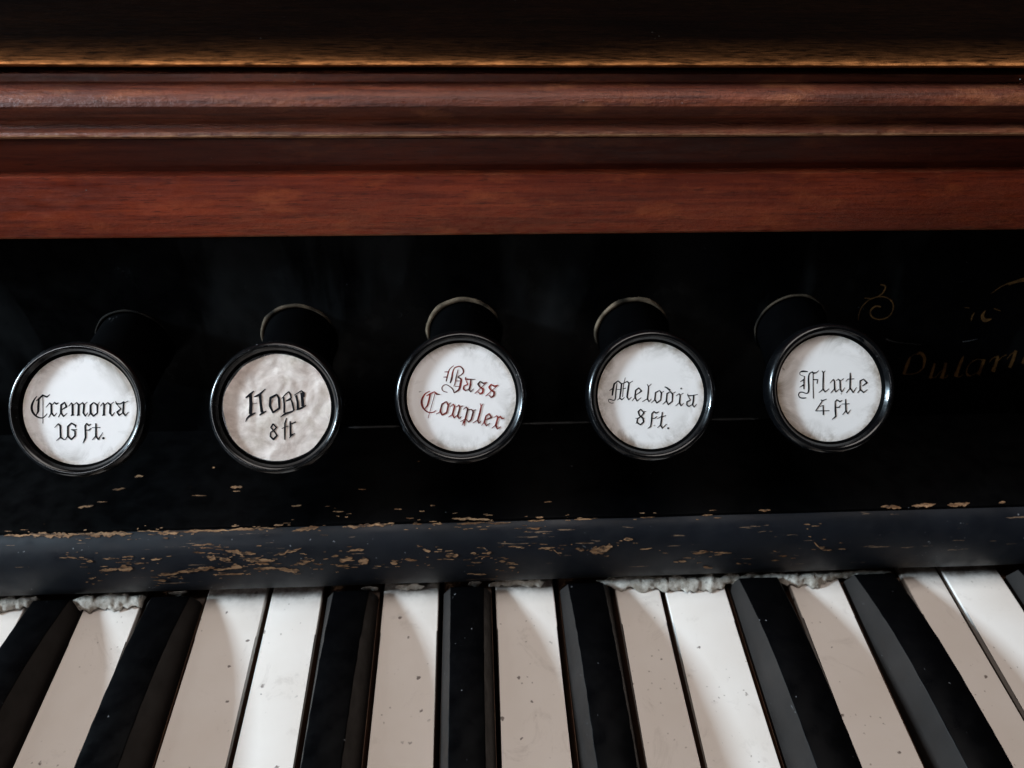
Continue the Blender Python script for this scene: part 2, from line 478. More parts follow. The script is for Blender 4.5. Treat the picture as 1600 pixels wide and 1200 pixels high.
# mahogany above the stops: profile measured on the middle of the picture
def prof(rows):
    return [(Y, on_y(800, y, Y).z) for y, Y in rows]
fa = prof([(366, 140.4), (364.5, 140.0), (363, 139.9), (274, 141.0), (272.5, 141.2)])
zt = fa[-1][1]
extrude('fascia_board', [(150, fa[0][1])] + fa + [(150, zt)], M_WOOD, [0, .25, .7, .1] + [0, .12, 0], n=1)
ba = prof([(269.5, 143.6), (216, 142.6)])
extrude('cove_board', [(150, ba[0][1] - 1.0), (143.8, ba[0][1] - 1.0)] + ba + [(150, ba[1][1])], M_WOODSHADE)
mo = prof([(215, 139.2), (213.6, 138.3), (211.5, 138.0), (209, 138.05), (205.5, 138.3), (203, 139.0), (199, 139.9), (193, 140.5), (188, 140.4),
           (182, 139.5), (175, 138.7), (166, 138.3), (157, 138.6), (148, 139.4), (140, 140.6), (134, 141.8), (130, 142.9),
           (127.5, 143.2), (123, 143.3), (116, 143.6)])
mw = [.3, .9, .9, .16, .08, .04, .03, .05, .06, .05, .03, .02, .02, .02, 0, 0, 0, .05, .05, .05]
zt2 = mo[-1][1]
extrude('bead_moulding', [(150, mo[0][1])] + mo + [(150, zt2)], M_BEAD, [0] + mw + [0], n=160, wob=.10)
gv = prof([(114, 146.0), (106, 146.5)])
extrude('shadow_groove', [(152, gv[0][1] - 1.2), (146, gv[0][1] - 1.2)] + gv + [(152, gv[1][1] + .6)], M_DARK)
tp = prof([(105.5, 142.2), (103.5, 141.2), (101.0, 140.8), (99.0, 141.0)])
zt3 = tp[-1][1]
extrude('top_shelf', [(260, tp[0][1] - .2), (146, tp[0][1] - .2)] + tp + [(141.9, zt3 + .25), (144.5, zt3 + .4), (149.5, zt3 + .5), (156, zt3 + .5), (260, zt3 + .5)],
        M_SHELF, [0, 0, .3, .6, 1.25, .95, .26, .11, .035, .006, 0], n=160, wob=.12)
# specks of dust on the moulding
def specks():
    bm = bmesh.new()
    pts = [(430, 118, 141.7, .28), (860, 59, 165, .3), (1394, 58, 166, .42), (1594, 124, 141.3, .3), (912, 157, 137.6, .2), (735, 140, 138.2, .2), (680, 137, 138.6, .2),
           (1066, 161, 137.6, .18), (330, 247, 142.9, .2), (135, 297, 140.5, .25), (405, 255, 142.9, .18), (1115, 187, 140.3, .2), (460, 128, 140.8, .22), (490, 132, 139.8, .2)]
    for x, y, Y, r in pts:
        p = on_y(x, y, Y - .15)
        res = bmesh.ops.create_icosphere(bm, subdivisions=1, radius=r * (.35 + .3 * random.random()), matrix=Matrix.Translation(p))
    bm.verts.index_update()
    v = [tuple(q.co) for q in bm.verts]; f = [tuple(q.index for q in g.verts) for g in bm.faces]
    bm.free()
    return mesh('dust', v, f, M_DUSTSPECK, organ)
tag(specks(), kind='stuff')
# bed below the keys
mesh('key_bed', [(x, y, z) for x in (X0, X1) for y in (-60, 150) for z in (-24, -16)],
     [(0, 1, 3, 2), (4, 5, 7, 6), (0, 1, 5, 4), (2, 3, 7, 6), (0, 2, 6, 4), (1, 3, 7, 5)], M_DARK, organ)

# ------------------------------------------------------------------ pen strokes
class Pen:
    """ribbons drawn on a plane; every quad a hair higher than the last"""
    def __init__(self, place, step=.0002):
        self.place, self.v, self.f, self.h, self.step = place, [], [], 0.0, step
    def poly(self, pts):
        b = len(self.v)
        self.v += [self.place(x, y, self.h) for x, y in pts]
        self.f.append(tuple(range(b, b + len(pts)))); self.h += self.step
    def dot(self, x, y, r, n=9):
        self.poly([(x + r * math.cos(2 * math.pi * i / n), y + r * math.sin(2 * math.pi * i / n)) for i in range(n)])
    def stroke(self, pts, k=1.0):
        pts = [(p[0], p[1], p[2] * k) for p in pts]
        for (xa, ya, wa), (xb, yb, wb) in zip(pts, pts[1:]):
            dx, dy = xb - xa, yb - ya; L = math.hypot(dx, dy) or 1
            nx, ny = -dy / L, dx / L
            self.poly([(xa + nx * wa / 2, ya + ny * wa / 2), (xb + nx * wb / 2, yb + ny * wb / 2),
                       (xb - nx * wb / 2, yb - ny * wb / 2), (xa - nx * wa / 2, ya - ny * wa / 2)])
        for x, y, wd in pts[1:-1]: self.dot(x, y, wd * .5, 8)
    def smooth(self, pts, k=1.0, sub=5):
        """Catmull-Rom through the points"""
        out = []
        P = [pts[0]] + list(pts) + [pts[-1]]
        for i in range(1, len(P) - 2):
            for s in range(sub):
                t = s / sub
                out.append(tuple(.5 * ((2 * P[i][c]) + (-P[i-1][c] + P[i+1][c]) * t + (2*P[i-1][c] - 5*P[i][c] + 4*P[i+1][c] - P[i+2][c]) * t*t
                                       + (-P[i-1][c] + 3*P[i][c] - 3*P[i+1][c] + P[i+2][c]) * t**3) for c in range(3)))
        out.append(pts[-1])
        self.stroke(out, k)

# ------------------------------------------------------------------ stop knobs
TXT = {}
TXT[0] = dict(box=(40, 600, 1600 / 180), k=1.0, dots=[(1083, 752, 18)], curves=[
 [(162,168,9),(125,215,18),(95,280,28),(88,340,30),(105,395,28),(150,445,22),(205,470,16),(255,462,13),(302,412,9)]], lines=[
 [(150,235,9),(190,205,24),(240,155,22),(298,180,20),(342,145,8)], [(188,205,22),(180,300,30),(178,380,26),(150,432,10)], [(243,150,9),(243,548,9)],
 [(285,325,8),(340,262,13),(362,288,26),(362,400,28),(398,445,15),(437,403,8)], [(362,400,18),(322,466,9)], [(364,300,8),(405,255,14),(430,277,22),(462,260,8)],
 [(580,405,8),(530,450,18),(495,400,28),(495,292,24),(545,255,16),(572,315,26),(500,362,8)], [(495,400,18),(455,462,8)],
 [(600,310,8),(640,262,14),(655,290,26),(655,425,28)], [(632,440,14),(655,425,26),(680,432,9)], [(655,300,8),(712,258,14),(740,290,26),(736,425,28)], [(715,440,14),(736,425,26),(760,432,9)],
 [(740,300,8),(795,258,14),(815,290,26),(806,400,26),(832,446,15),(868,398,8)], [(815,288,10),(862,250,8)],
 [(950,255,14),(905,295,26),(905,400,28),(945,446,18),(1000,400,20),(1000,295,26),(950,255,12)], [(1000,290,9),(1032,248,7)], [(905,400,18),(873,452,8)],
 [(1040,310,8),(1080,262,14),(1095,290,26),(1090,425,28)], [(1068,440,14),(1090,425,26),(1112,432,9)], [(1095,300,8),(1145,258,14),(1182,290,26),(1176,400,28),(1202,442,15),(1242,393,8)], [(1182,285,9),(1230,248,8)],
 [(1252,238,8),(1265,275,20),(1320,275,14),(1366,250,22),(1356,395,26),(1386,440,15),(1432,388,8)], [(1272,282,9),(1326,345,14),(1275,390,24),(1302,435,18),(1352,400,8)], [(1375,262,10),(1432,233,7)],
 [(405,607,8),(460,552,14),(486,582,24),(490,740,25),(545,776,10)], [(490,738,16),(430,786,8)],
 [(695,605,8),(697,575,22),(640,542,16),(590,590,22),(590,720,25),(636,770,18),(690,720,22),(690,652,20),(640,632,11),(720,632,8)], [(590,720,16),(550,776,8)],
 [(912,555,8),(880,575,18),(850,547,14),(830,582,20),(838,740,25),(800,822,8)], [(835,640,8),(882,640,16),(916,612,8)],
 [(980,545,18),(980,720,25),(1012,770,15),(1077,673,8)], [(925,606,8),(1042,604,11)], [(980,720,16),(930,776,9)]])
TXT[1] = dict(box=(370, 590, 1418 / 130), k=1.12, dots=[], curves=[], lines=[
 [(160,345,18),(230,290,34),(300,225,12)], [(238,285,42),(248,450,46),(240,620,46)], [(325,598,14),(240,640,32),(180,692,22),(155,752,8)],
 [(300,330,14),(390,290,32),(497,193,12)], [(400,295,40),(415,450,36),(437,590,42)], [(393,642,18),(440,605,28),(512,568,10)], [(262,450,8),(350,434,8)],
 [(690,285,22),(580,345,34),(572,480,36),(625,592,24),(732,520,30),(722,350,32),(690,285,18)],
 [(768,357,12),(840,280,16),(892,240,16),(925,292,26),(935,345,20),(840,402,16)], [(800,330,26),(815,450,26),(815,600,28)], [(840,402,12),(932,372,14),(955,440,26),(978,552,24)], [(750,672,8),(830,615,30),(950,575,22),(992,543,10)],
 [(985,300,12),(1105,222,14),(1152,262,28)], [(1015,300,30),(1045,420,28),(1045,540,36)], [(1112,255,40),(1128,400,42),(1130,490,42)], [(1150,262,28),(1150,330,22)], [(1018,552,12),(1100,520,26),(1192,468,10)],
 [(625,785,24),(590,850,22),(640,905,20),(692,985,22),(630,1050,26),(578,1000,22),(585,932,18),(640,892,16),(682,850,20),(625,785,20)],
 [(852,688,14),(825,780,22),(825,900,24),(825,1058,18)], [(770,867,10),(882,823,10)],
 [(915,742,22),(920,880,26),(925,985,30),(997,948,10)], [(920,792,16),(1012,753,18)], [(903,1032,10),(930,990,22)]])
TXT[2] = dict(box=(650, 560, 1385 / 150), k=1.05, dots=[], curves=[
 [(545,105,8),(490,150,12),(465,210,16),(435,332,14)], [(620,112,9),(560,135,13),(530,200,18),(515,290,24),(492,357,14)], [(560,135,10),(630,115,14),(680,160,19),(676,215,16),(600,270,10)],
 [(600,270,12),(650,300,22),(642,370,26),(618,450,24),(550,497,12)], [(550,497,14),(530,445,14),(480,400,11),(430,378,9),(390,395,9),(372,430,10),(392,470,10),(455,490,9)],
 [(202,470,8),(130,515,16),(85,600,26),(90,680,26),(130,745,18),(190,780,13),(250,775,11),(292,748,8)]], lines=[
 [(410,195,8),(462,195,15)], [(395,270,8),(448,268,15)], [(607,163,9),(580,270,16),(560,370,13),(545,405,9)], [(580,325,8),(640,325,8)], [(560,405,8),(622,405,8)],
 [(715,268,12),(715,300,18),(780,300,13),(857,303,8)], [(792,295,16),(785,380,22),(765,450,20),(790,482,13),(832,438,8)], [(715,300,9),(745,375,13),(690,400,14),(684,440,20),(715,465,14),(762,440,8)],
 [(925,330,13),(895,370,22),(920,410,18),(968,440,22),(962,490,22),(925,515,14),(893,478,9)], [(925,330,12),(970,360,18),(1022,343,8)], [(1022,343,8),(848,507,10)],
 [(1083,372,13),(1053,414,22),(1078,455,18),(1128,486,22),(1122,536,22),(1085,565,14),(1048,525,9)], [(1083,372,12),(1130,402,18),(1186,382,8)], [(1186,382,8),(1003,543,10)],
 [(150,542,8),(207,510,20),(187,600,20),(165,680,20),(120,737,8)], [(205,510,16),(265,480,12),(300,515,20),(347,520,8)], [(276,500,9),(175,862,8)],
 [(440,620,12),(375,660,18),(350,760,22),(377,817,16),(442,780,18),(466,680,22),(440,620,12)], [(466,665,9),(507,638,8)], [(350,770,14),(288,803,8)],
 [(495,697,8),(540,660,12),(556,690,20),(525,810,22),(552,857,14),(600,815,8)], [(525,810,14),(468,847,8)], [(582,702,8),(620,670,12),(632,710,20),(600,830,22),(622,867,13),(657,838,8)], [(632,700,9),(682,683,8)],
 [(680,737,8),(725,700,12),(746,730,20),(715,860,22),(690,955,12)], [(663,967,8),(690,905,14),(698,977,8)], [(638,912,8),(712,873,9)], [(746,742,8),(802,735,12),(827,770,22),(797,880,20),(760,917,14),(715,870,9)], [(827,752,9),(867,738,8)],
 [(925,648,9),(940,690,16),(920,790,22),(890,890,20),(907,937,13),(942,898,8)], [(940,690,12),(972,653,8)], [(890,890,14),(818,932,8)],
 [(1067,933,8),(1015,972,14),(985,920,22),(1010,830,18),(1055,795,13),(1087,850,20),(1000,887,8)], [(985,920,14),(943,967,8)],
 [(1120,852,8),(1165,825,12),(1181,855,20),(1150,960,24),(1172,1017,14),(1228,983,8)], [(1181,862,9),(1215,835,14),(1240,870,16),(1277,858,8)], [(1150,960,14),(1093,1007,8)]])
TXT[3] = dict(box=(940, 580, 10.0), k=1.0, dots=[(1240, 270, 13), (1037, 890, 16)], curves=[
 [(240,190,12),(225,300,18),(215,420,16),(190,455,14),(120,438,14),(108,470,9),(145,498,9),(187,495,8)]], lines=[
 [(255,150,14),(195,200,24),(177,290,28),(165,382,20)], [(122,303,9),(178,268,18)], [(255,150,14),(310,198,22),(300,300,24),(282,420,20),(316,446,15),(357,408,8)], [(282,420,14),(243,452,8)],
 [(368,100,8),(340,220,10),(325,402,10)], [(310,200,10),(400,160,15),(427,190,22),(410,300,26),(396,400,24),(421,446,13),(468,403,8)], [(430,187,11),(487,153,8)], [(225,285,8),(292,285,8)], [(325,277,9),(377,264,13)],
 [(617,413,8),(550,467,14),(520,400,24),(530,300,20),(580,260,15),(622,310,20),(530,377,8)], [(520,410,14),(473,467,8)],
 [(710,203,9),(730,240,18),(725,340,22),(715,430,21),(736,477,13),(777,433,8)], [(730,240,13),(777,198,8)], [(715,430,14),(633,477,8)],
 [(905,300,12),(840,335,18),(830,440,22),(860,497,16),(922,450,18),(932,340,22),(905,300,12)], [(930,338,10),(972,313,8)], [(830,445,14),(773,497,8)],
 [(983,243,12),(1020,260,20),(1070,302,26)], [(1070,318,12),(1020,350,20),(1010,460,22),(1040,522,16),(1102,470,18),(1107,360,22),(1068,312,14)], [(1102,347,10),(1157,323,8)], [(1010,465,14),(953,517,8)],
 [(1158,387,8),(1210,350,12),(1226,380,20),(1215,490,24),(1237,542,13),(1282,498,8)], [(1226,370,11),(1277,343,8)], [(1215,490,14),(1153,542,8)],
 [(1338,353,9),(1350,385,18),(1410,380,13),(1502,363,8)], [(1437,375,20),(1430,470,24),(1417,520,20),(1442,562,13),(1482,513,8)], [(1350,390,9),(1387,450,13),(1330,480,18),(1330,525,20),(1360,552,14),(1412,520,8)],
 [(610,593,16),(570,632,20),(590,690,20),(642,732,22),(656,790,22),(605,837,18),(550,800,20),(560,742,18),(620,700,15),(660,650,20),(610,593,14)], [(528,733,8),(572,742,11)], [(638,737,9),(672,733,8)], [(530,817,8),(562,803,11)], [(648,632,10),(692,628,9)],
 [(892,633,8),(850,655,18),(815,630,16),(785,662,20),(780,760,24),(765,860,18),(718,897,8)], [(785,737,8),(830,735,16),(862,703,8)],
 [(947,637,16),(935,740,22),(920,840,22),(946,892,13),(1012,823,8)], [(865,742,8),(935,705,11),(960,712,12),(1002,688,8)], [(920,840,14),(868,882,8)]])
TXT[4] = dict(box=(1235, 570, 1600 / 130), k=1.0, dots=[], curves=[
 [(332,133,16),(240,125,30),(185,142,16),(180,182,13),(215,207,11),(270,222,13)],
 [(430,130,15),(365,170,22),(345,260,28),(350,400,30),(345,515,26),(305,550,18),(235,528,18),(180,530,20),(152,580,17),(185,630,19),(250,640,22),(302,633,13)]], lines=[
 [(266,218,16),(258,330,26),(257,468,22)], [(183,327,9),(257,283,28)], [(173,432,9),(257,383,28)],
 [(400,138,18),(450,160,30),(495,150,16),(542,108,8)], [(432,150,14),(432,400,15),(438,648,18)], [(440,285,18),(520,285,18),(507,363,16)],
 [(600,113,10),(630,155,24),(625,320,28),(622,460,26),(660,522,18),(742,458,9)], [(630,155,16),(667,113,9)], [(622,470,18),(543,537,13)],
 [(755,352,9),(820,280,15),(841,310,24),(845,460,28),(867,522,16),(932,468,8)], [(845,460,18),(768,542,11)], [(875,302,10),(920,275,15),(950,310,26),(955,470,28),(982,522,16),(1042,438,9)], [(955,312,12),(1022,263,11)],
 [(1145,153,18),(1147,240,30),(1140,440,28),(1200,532,18),(1267,433,9)], [(1058,322,9),(1100,275,13),(1222,270,13)], [(1140,450,18),(1068,542,13)],
 [(1477,473,9),(1400,532,18),(1335,470,28),(1335,310,24),(1400,275,17),(1467,345,28),(1370,412,9)], [(1335,480,18),(1283,542,13)],
 [(580,668,11),(605,692,20),(692,658,9)], [(610,690,16),(545,790,20),(478,887,14)], [(478,886,14),(747,882,14)], [(625,775,20),(629,965,24)], [(560,802,9),(627,780,11)],
 [(992,678,9),(945,710,20),(890,670,16),(856,710,22),(858,880,30),(868,990,26),(793,1052,10)], [(865,820,10),(930,815,22),(962,768,9)],
 [(1055,658,16),(1058,760,26),(1062,880,26),(1096,942,16),(1152,863,9)], [(975,755,9),(1132,748,13)], [(1062,880,18),(998,962,12)]])

KN = Vector((0, -0.7600, 0.6499)).normalized()             # the oblique faces look up at the player
KX = Vector((1, 0, 0)); KY = KN.cross(KX).normalized()
if KY.z < 0: KY = -KY
KNOBS = [ # picture position of the face, label
 ((118, 640), (126, 639.5), M_DISC, 'black stop knob with white face reading Cremona 16 ft.'),
 ((430, 637), (438, 639), M_PAPER, 'black stop knob with wrinkled pinkish paper face, crudely hand lettered, 8 ft'),
 ((721, 621), (725, 624.5), M_DISC, 'black stop knob with white face lettered Bass Coupler in red'),
 ((1020, 618), (1020.5, 619.5), M_DISCW, 'black stop knob with white face reading Melodia 8 ft.'),
 ((1302, 607), (1299.5, 607), M_DISCW, 'black stop knob with white face reading Flute 4 ft, beside the gold scroll'),
]
REC = 1.7                                                   # how deep the face sits below the rim
for ki, ((ox, oy), (dx_, dy_), dmat, label) in enumerate(KNOBS):
    c = on_y(ox, oy, 113.6)                                 # centre of the rim plane
    depth = (c - CAM).dot(FWD)
    hole = HOLES[ki]
    root = tag(empty('stop_knob', c), label, 'stop knob', 'stop knobs in a row on the black board')
    N = 64
    # head and shank as one turned body: rings (radius, height over the rim plane)
    rings = [(11.35, -REC - .05), (11.45, -REC + .1), (11.9, -1.05), (12.25, -.45), (12.55, -.12), (12.85, 0.0), (13.15, -.08), (13.5, -.42), (13.78, -1.0),
             (13.9, -1.8), (13.85, -2.8), (13.5, -4.2), (12.7, -5.8), (11.4, -7.4), (10.0, -8.8)]
    v, f = [], []
    for r, z in rings:
        for i in range(N):
            a = 2 * math.pi * i / N
            wob = 1 + .0025 * noise.noise(Vector((math.cos(a) * 1.3, math.sin(a) * 1.3, ki * 5 + z * .2)))
            v.append(c + (KX * math.cos(a) + KY * math.sin(a)) * r * wob + KN * z)
    # shank rings blend from the oblique head to the board normal
    neck = c - KN * 8.8
    for s in (.18, .4, .7, 1.0, 1.25):
        cc = neck.lerp(hole, s); nn = KN.lerp(BN, min(1, s * 1.6)).normalized()
        yy = nn.cross(KX).normalized(); yy = yy if yy.z > 0 else -yy
        rr = 10.0 + (8.3 - 10.0) * min(1, s * 2.2)
        for i in range(N):
            a = 2 * math.pi * i / N
            v.append(cc + (KX * math.cos(a) + yy * math.sin(a)) * rr)
    R = len(rings)
    for j in range(R - 1):
        for i in range(N):
            f.append((j * N + i, j * N + (i + 1) % N, (j + 1) * N + (i + 1) % N, (j + 1) * N + i))
    f.append(tuple(range(N)))
    sv = v[(len(rings) - 1) * N:]
    v = v[:len(rings) * N]
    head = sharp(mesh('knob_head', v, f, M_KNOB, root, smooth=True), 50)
    head.data.materials.append(M_SHANK)                    # groove round the face painted matte black to hold the recess shade
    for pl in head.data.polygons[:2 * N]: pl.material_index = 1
    sf = [(j * N + i, j * N + (i + 1) % N, (j + 1) * N + (i + 1) % N, (j + 1) * N + i) for j in range(5) for i in range(N)]
    sf.append(tuple(5 * N + i for i in range(N)))
    mesh('shank', sv, sf, M_SHANK, root, smooth=True)
    # face disc
    dc = c - KN * REC
    v, f, a_ = [], [], []
    NR = 26 if ki == 1 else 12
    v.append(dc + KN * .05); a_.append(0.0)
    for j in range(1, NR + 1):
        for i in range(N):
            t = 2 * math.pi * i / N
            rmax = 11.35
            z = .05
            if ki == 1:     # the paper face is cut by hand, with a flat lower left edge and creases
                rmax = 11.1 + .30 * noise.noise(Vector((math.cos(t) * 2.2, math.sin(t) * 2.2, 1))) \
                       - .30 * max(0, math.cos(t - math.radians(132))) ** 6
            r = rmax * j / NR
            x, y = r * math.cos(t), r * math.sin(t)
            if ki == 1:
                z = .22 + .16 * noise.noise(Vector((x * .30, y * .30, 2))) + .10 * noise.noise(Vector((x * .8, y * .55, 5))) \
                    + .12 * max(0, 1 - abs(x * .80 - y * .60 + 1.9) / .55) * max(0, min(1, (y - 1) / 3)) \
                    + .10 * max(0, 1 - abs(x * .93 - y * .38 - .6) / .5) * max(0, min(1, (y - .5) / 3))
            v.append(dc + KX * x + KY * y + KN * z); a_.append(j / NR)
    for i in range(N):
        f.append((0, 1 + i, 1 + (i + 1) % N))
        for j in range(NR - 1):
            p, q = 1 + j * N, 1 + (j + 1) * N
            f.append((p + i, q + i, q + (i + 1) % N, p + (i + 1) % N))
    disc = mesh('paper_face' if ki == 1 else 'face_disc', v, f, dmat, root, loc=dc, smooth=True, attr=a_)
    # lettering: offsets from the middle of the face in the plane of the face
    T = TXT[ki]; bx, by, sc = T['box']
    fd = (dc - CAM).dot(FWD); mm = fd / FPX
    lift = .50 if ki == 1 else .085
    if ki == 1:
        def zat(x, y):
            return (.26 + .16 * noise.noise(Vector((x * .30, y * .30, 2))) + .10 * noise.noise(Vector((x * .8, y * .55, 5)))
                    + .12 * max(0, 1 - abs(x * .80 - y * .60 + 1.9) / .55) * max(0, min(1, (y - 1) / 3))
                    + .10 * max(0, 1 - abs(x * .93 - y * .38 - .6) / .5) * max(0, min(1, (y - .5) / 3)))
    def place(zx, zy, h, bx=bx, by=by, sc=sc, dc=dc, ki=ki):
        p = on_plane(bx + zx / sc, by + zy / sc, dc, KN)
        if ki == 1:
            q = p - dc
            return p + KN * (zat(q.dot(KX), q.dot(KY)) + .03 + h)
        return p + KN * (.068 + h)
    pen = Pen(place)
    for st in T['curves']: pen.smooth(st, T['k'] * 1.12)
    for st in T['lines']: pen.stroke(st, T['k'] * 1.12)
    for d in T['dots']: pen.dot(*d, 12)
    mesh('lettering', pen.v, pen.f, M_RED if ki == 2 else M_INK, disc)

# gold scroll and the maker's name on the board, mostly worn away
def gold(name, box, curves, lines, mat=None):
    bx, by, sc = box
    def place(zx, zy, h): return on_plane(bx + zx / sc, by + zy / sc, B0, BN) + BN * (.06 + h)
    pen = Pen(place)
    for st in curves: pen.smooth(st)
    for st in lines: pen.stroke(st)
    mesh(name, pen.v, pen.f, mat or M_GOLD, organ)
gold('gold_scroll', (1330, 420, 1600 / 270), [
 [(65,475,7),(70,420,8),(100,350,9),(160,290,10),(230,262,10),(300,258,10),(360,285,12),(388,335,12),(378,400,9),(330,450,8),(260,468,9),(200,450,12),(175,410,12),(190,370,14),(230,345,15),(275,352,12)],
 [(185,280,9),(155,272,12),(120,268,6)], [(240,260,8),(285,228,13),(312,185,13),(310,155,13),(268,145,10)],
 [(1240,385,8),(1213,435,30),(1235,475,36),(1298,462,8)], [(1137,405,5),(1118,440,13),(1108,480,7)], [(1045,356,5),(1092,361,6)], [(1318,366,6),(1380,388,5)],
 [(1290,230,3),(1400,155,10),(1500,122,20),(1610,88,24)], [(1450,150,4),(1540,122,8),(1620,108,12)]], [])
gold('maker_name', (1380, 520, 1600 / 220), [
 [(385,240,20),(430,232,38),(468,290,36),(455,400,16)]], [
 [(308,275,18),(275,350,36),(232,470,30)], [(585,345,22),(560,430,32),(530,515,34)], [(712,340,34),(690,430,34),(660,518,40)], [(915,262,14),(880,330,34),(845,430,34),(822,495,48)],
 [(940,440,10),(960,480,26),(992,490,12)], [(1145,300,34),(1115,390,34),(1080,475,34)], [(1305,260,26),(1275,360,34),(1245,442,46)], [(1507,200,32),(1475,300,34),(1435,395,36)], [(1610,270,24),(1580,350,30)],
 [(165,290,8),(190,285,6)], [(1375,260,10),(1400,245,6)],
 [(300,280,6),(350,245,6),(400,238,8)], [(455,400,8),(400,445,6),(330,468,6),(235,468,8)], [(535,512,8),(590,505,6),(672,420,6)], [(660,518,8),(710,508,6),(735,480,5)],
 [(822,495,8),(870,500,6),(905,470,5)], [(1000,330,8),(960,380,7),(945,440,8)], [(1000,330,8),(1060,300,6),(1135,305,8)], [(985,492,6),(1050,460,6),(1090,440,6)], [(1200,330,5),(1250,280,6),(1300,268,8)], [(1290,330,6),(1350,270,7),(1390,255,10)], [(1400,300,5),(1450,240,6),(1500,210,8)]])
gold('grey_scuff', (1380, 520, 1600 / 220), [[(30,68,20),(80,88,12),(200,112,4),(430,132,3)], [(900,100,8),(960,92,7),(1070,70,4)]], [], M_SEAM)

# ------------------------------------------------------------------ keys
# tail edges of the naturals, left to right (millimetres), and of the full-width heads
PITCH = 23.6
NATURALS = [ # tail x0, x1, head index (0 = the E whose right side is x = 0), label
 (-70.5, -56.2, -3, 'white key cut off by the left edge of the picture'),
 (-42.4, -29.6, -2, 'white key under the Cremona knob with thick dusty felt at its end'),
 (-14.6, -0.75, -1, 'white key below the paper-faced knob, left of the bright white key it touches'),
 (0.65, 12.6, 0, 'bright white key peppered with specks below the paper-faced knob'),
 (27.2, 40.3, 1, 'white key left of the middle black key, below the Bass Coupler knob'),
 (54.0, 68.0, 2, 'white key right of the middle black key, below the Bass Coupler knob'),
 (83.0, 93.7, 3, 'shaded white key below the Melodia knob, touching a brighter one on its right'),
 (95.1, 109.8, 4, 'bright white key with scattered black specks below the Melodia knob'),
 (126.0, 138.6, 5, 'white key between two black keys below the Flute knob'),
 (155.0, 164.5, 6, 'white key right of the last full black key, half in shade'),
 (165.8, 179.9, 7, 'bright white key at the right edge of the keyboard'),
]
WZ, WB = 0.0, -1.3
BACK = 107.5
KEYGROUP = 'white keys of the keyboard'
for x0, x1, hi, label in NATURALS:
    hx0, hx1 = hi * PITCH + .45, (hi + 1) * PITCH - .45
    hx0, hx1 = min(hx0, x0), max(hx1, x1)
    dz = random.uniform(-.12, .12)
    root = tag(empty('white_key', ((x0 + x1) / 2, 30, -15)), label, 'piano key', KEYGROUP)
    def plate(bm, z0, z1, ins):
        out = [(hx0 + ins, -42), (hx1 - ins, -42), (hx1 - ins, 7), (x1 - ins, 7), (x1 - ins, BACK), (x0 + ins, BACK), (x0 + ins, 7), (hx0 + ins, 7)]
        pts = []
        for p in out:
            if not pts or (abs(p[0] - pts[-1][0]) + abs(p[1] - pts[-1][1])) > .05: pts.append(p)
        lo = [bm.verts.new((x, y, z0)) for x, y in pts]; hi_ = [bm.verts.new((x, y, z1)) for x, y in pts]
        n = len(pts)
        bm.faces.new(hi_); bm.faces.new(lo[::-1])
        for i in range(n): bm.faces.new((lo[i], lo[(i + 1) % n], hi_[(i + 1) % n], hi_[i]))
        return hi_
    bm = bmesh.new()
    hv = plate(bm, WB + dz, WZ + dz, 0)
    te = [e for e in bm.edges if all(q in hv for q in e.verts)]
    bmesh.ops.bevel(bm, geom=te, offset=.32, segments=3, profile=.6, affect='EDGES')
    # cross cuts near the rail so that the grime there has its own vertices
    for yc in (92, 98, 101, 103):
        bmesh.ops.bisect_plane(bm, geom=list(bm.verts) + list(bm.edges) + list(bm.faces), plane_co=(0, yc, 0), plane_no=(0, 1, 0))
    bm.verts.index_update()
    v = [tuple(q.co) for q in bm.verts]; f = [tuple(q.index for q in g.verts) for g in bm.faces]
    wear = [max(0, min(1, (y - 99.6) / 3.6)) ** 1.3 for x, y, z in v]
    bm.free()
    sharp(mesh('ivory_top', v, f, M_IVORY, root, attr=wear), 40)
    bm = bmesh.new(); plate(bm, -15, WB + dz - .02, .12); bm.verts.index_update()
    v = [tuple(q.co) for q in bm.verts]; f = [tuple(q.index for q in g.verts) for g in bm.faces]; bm.free()
    mesh('key_lever', v, f, M_LEVER, root)

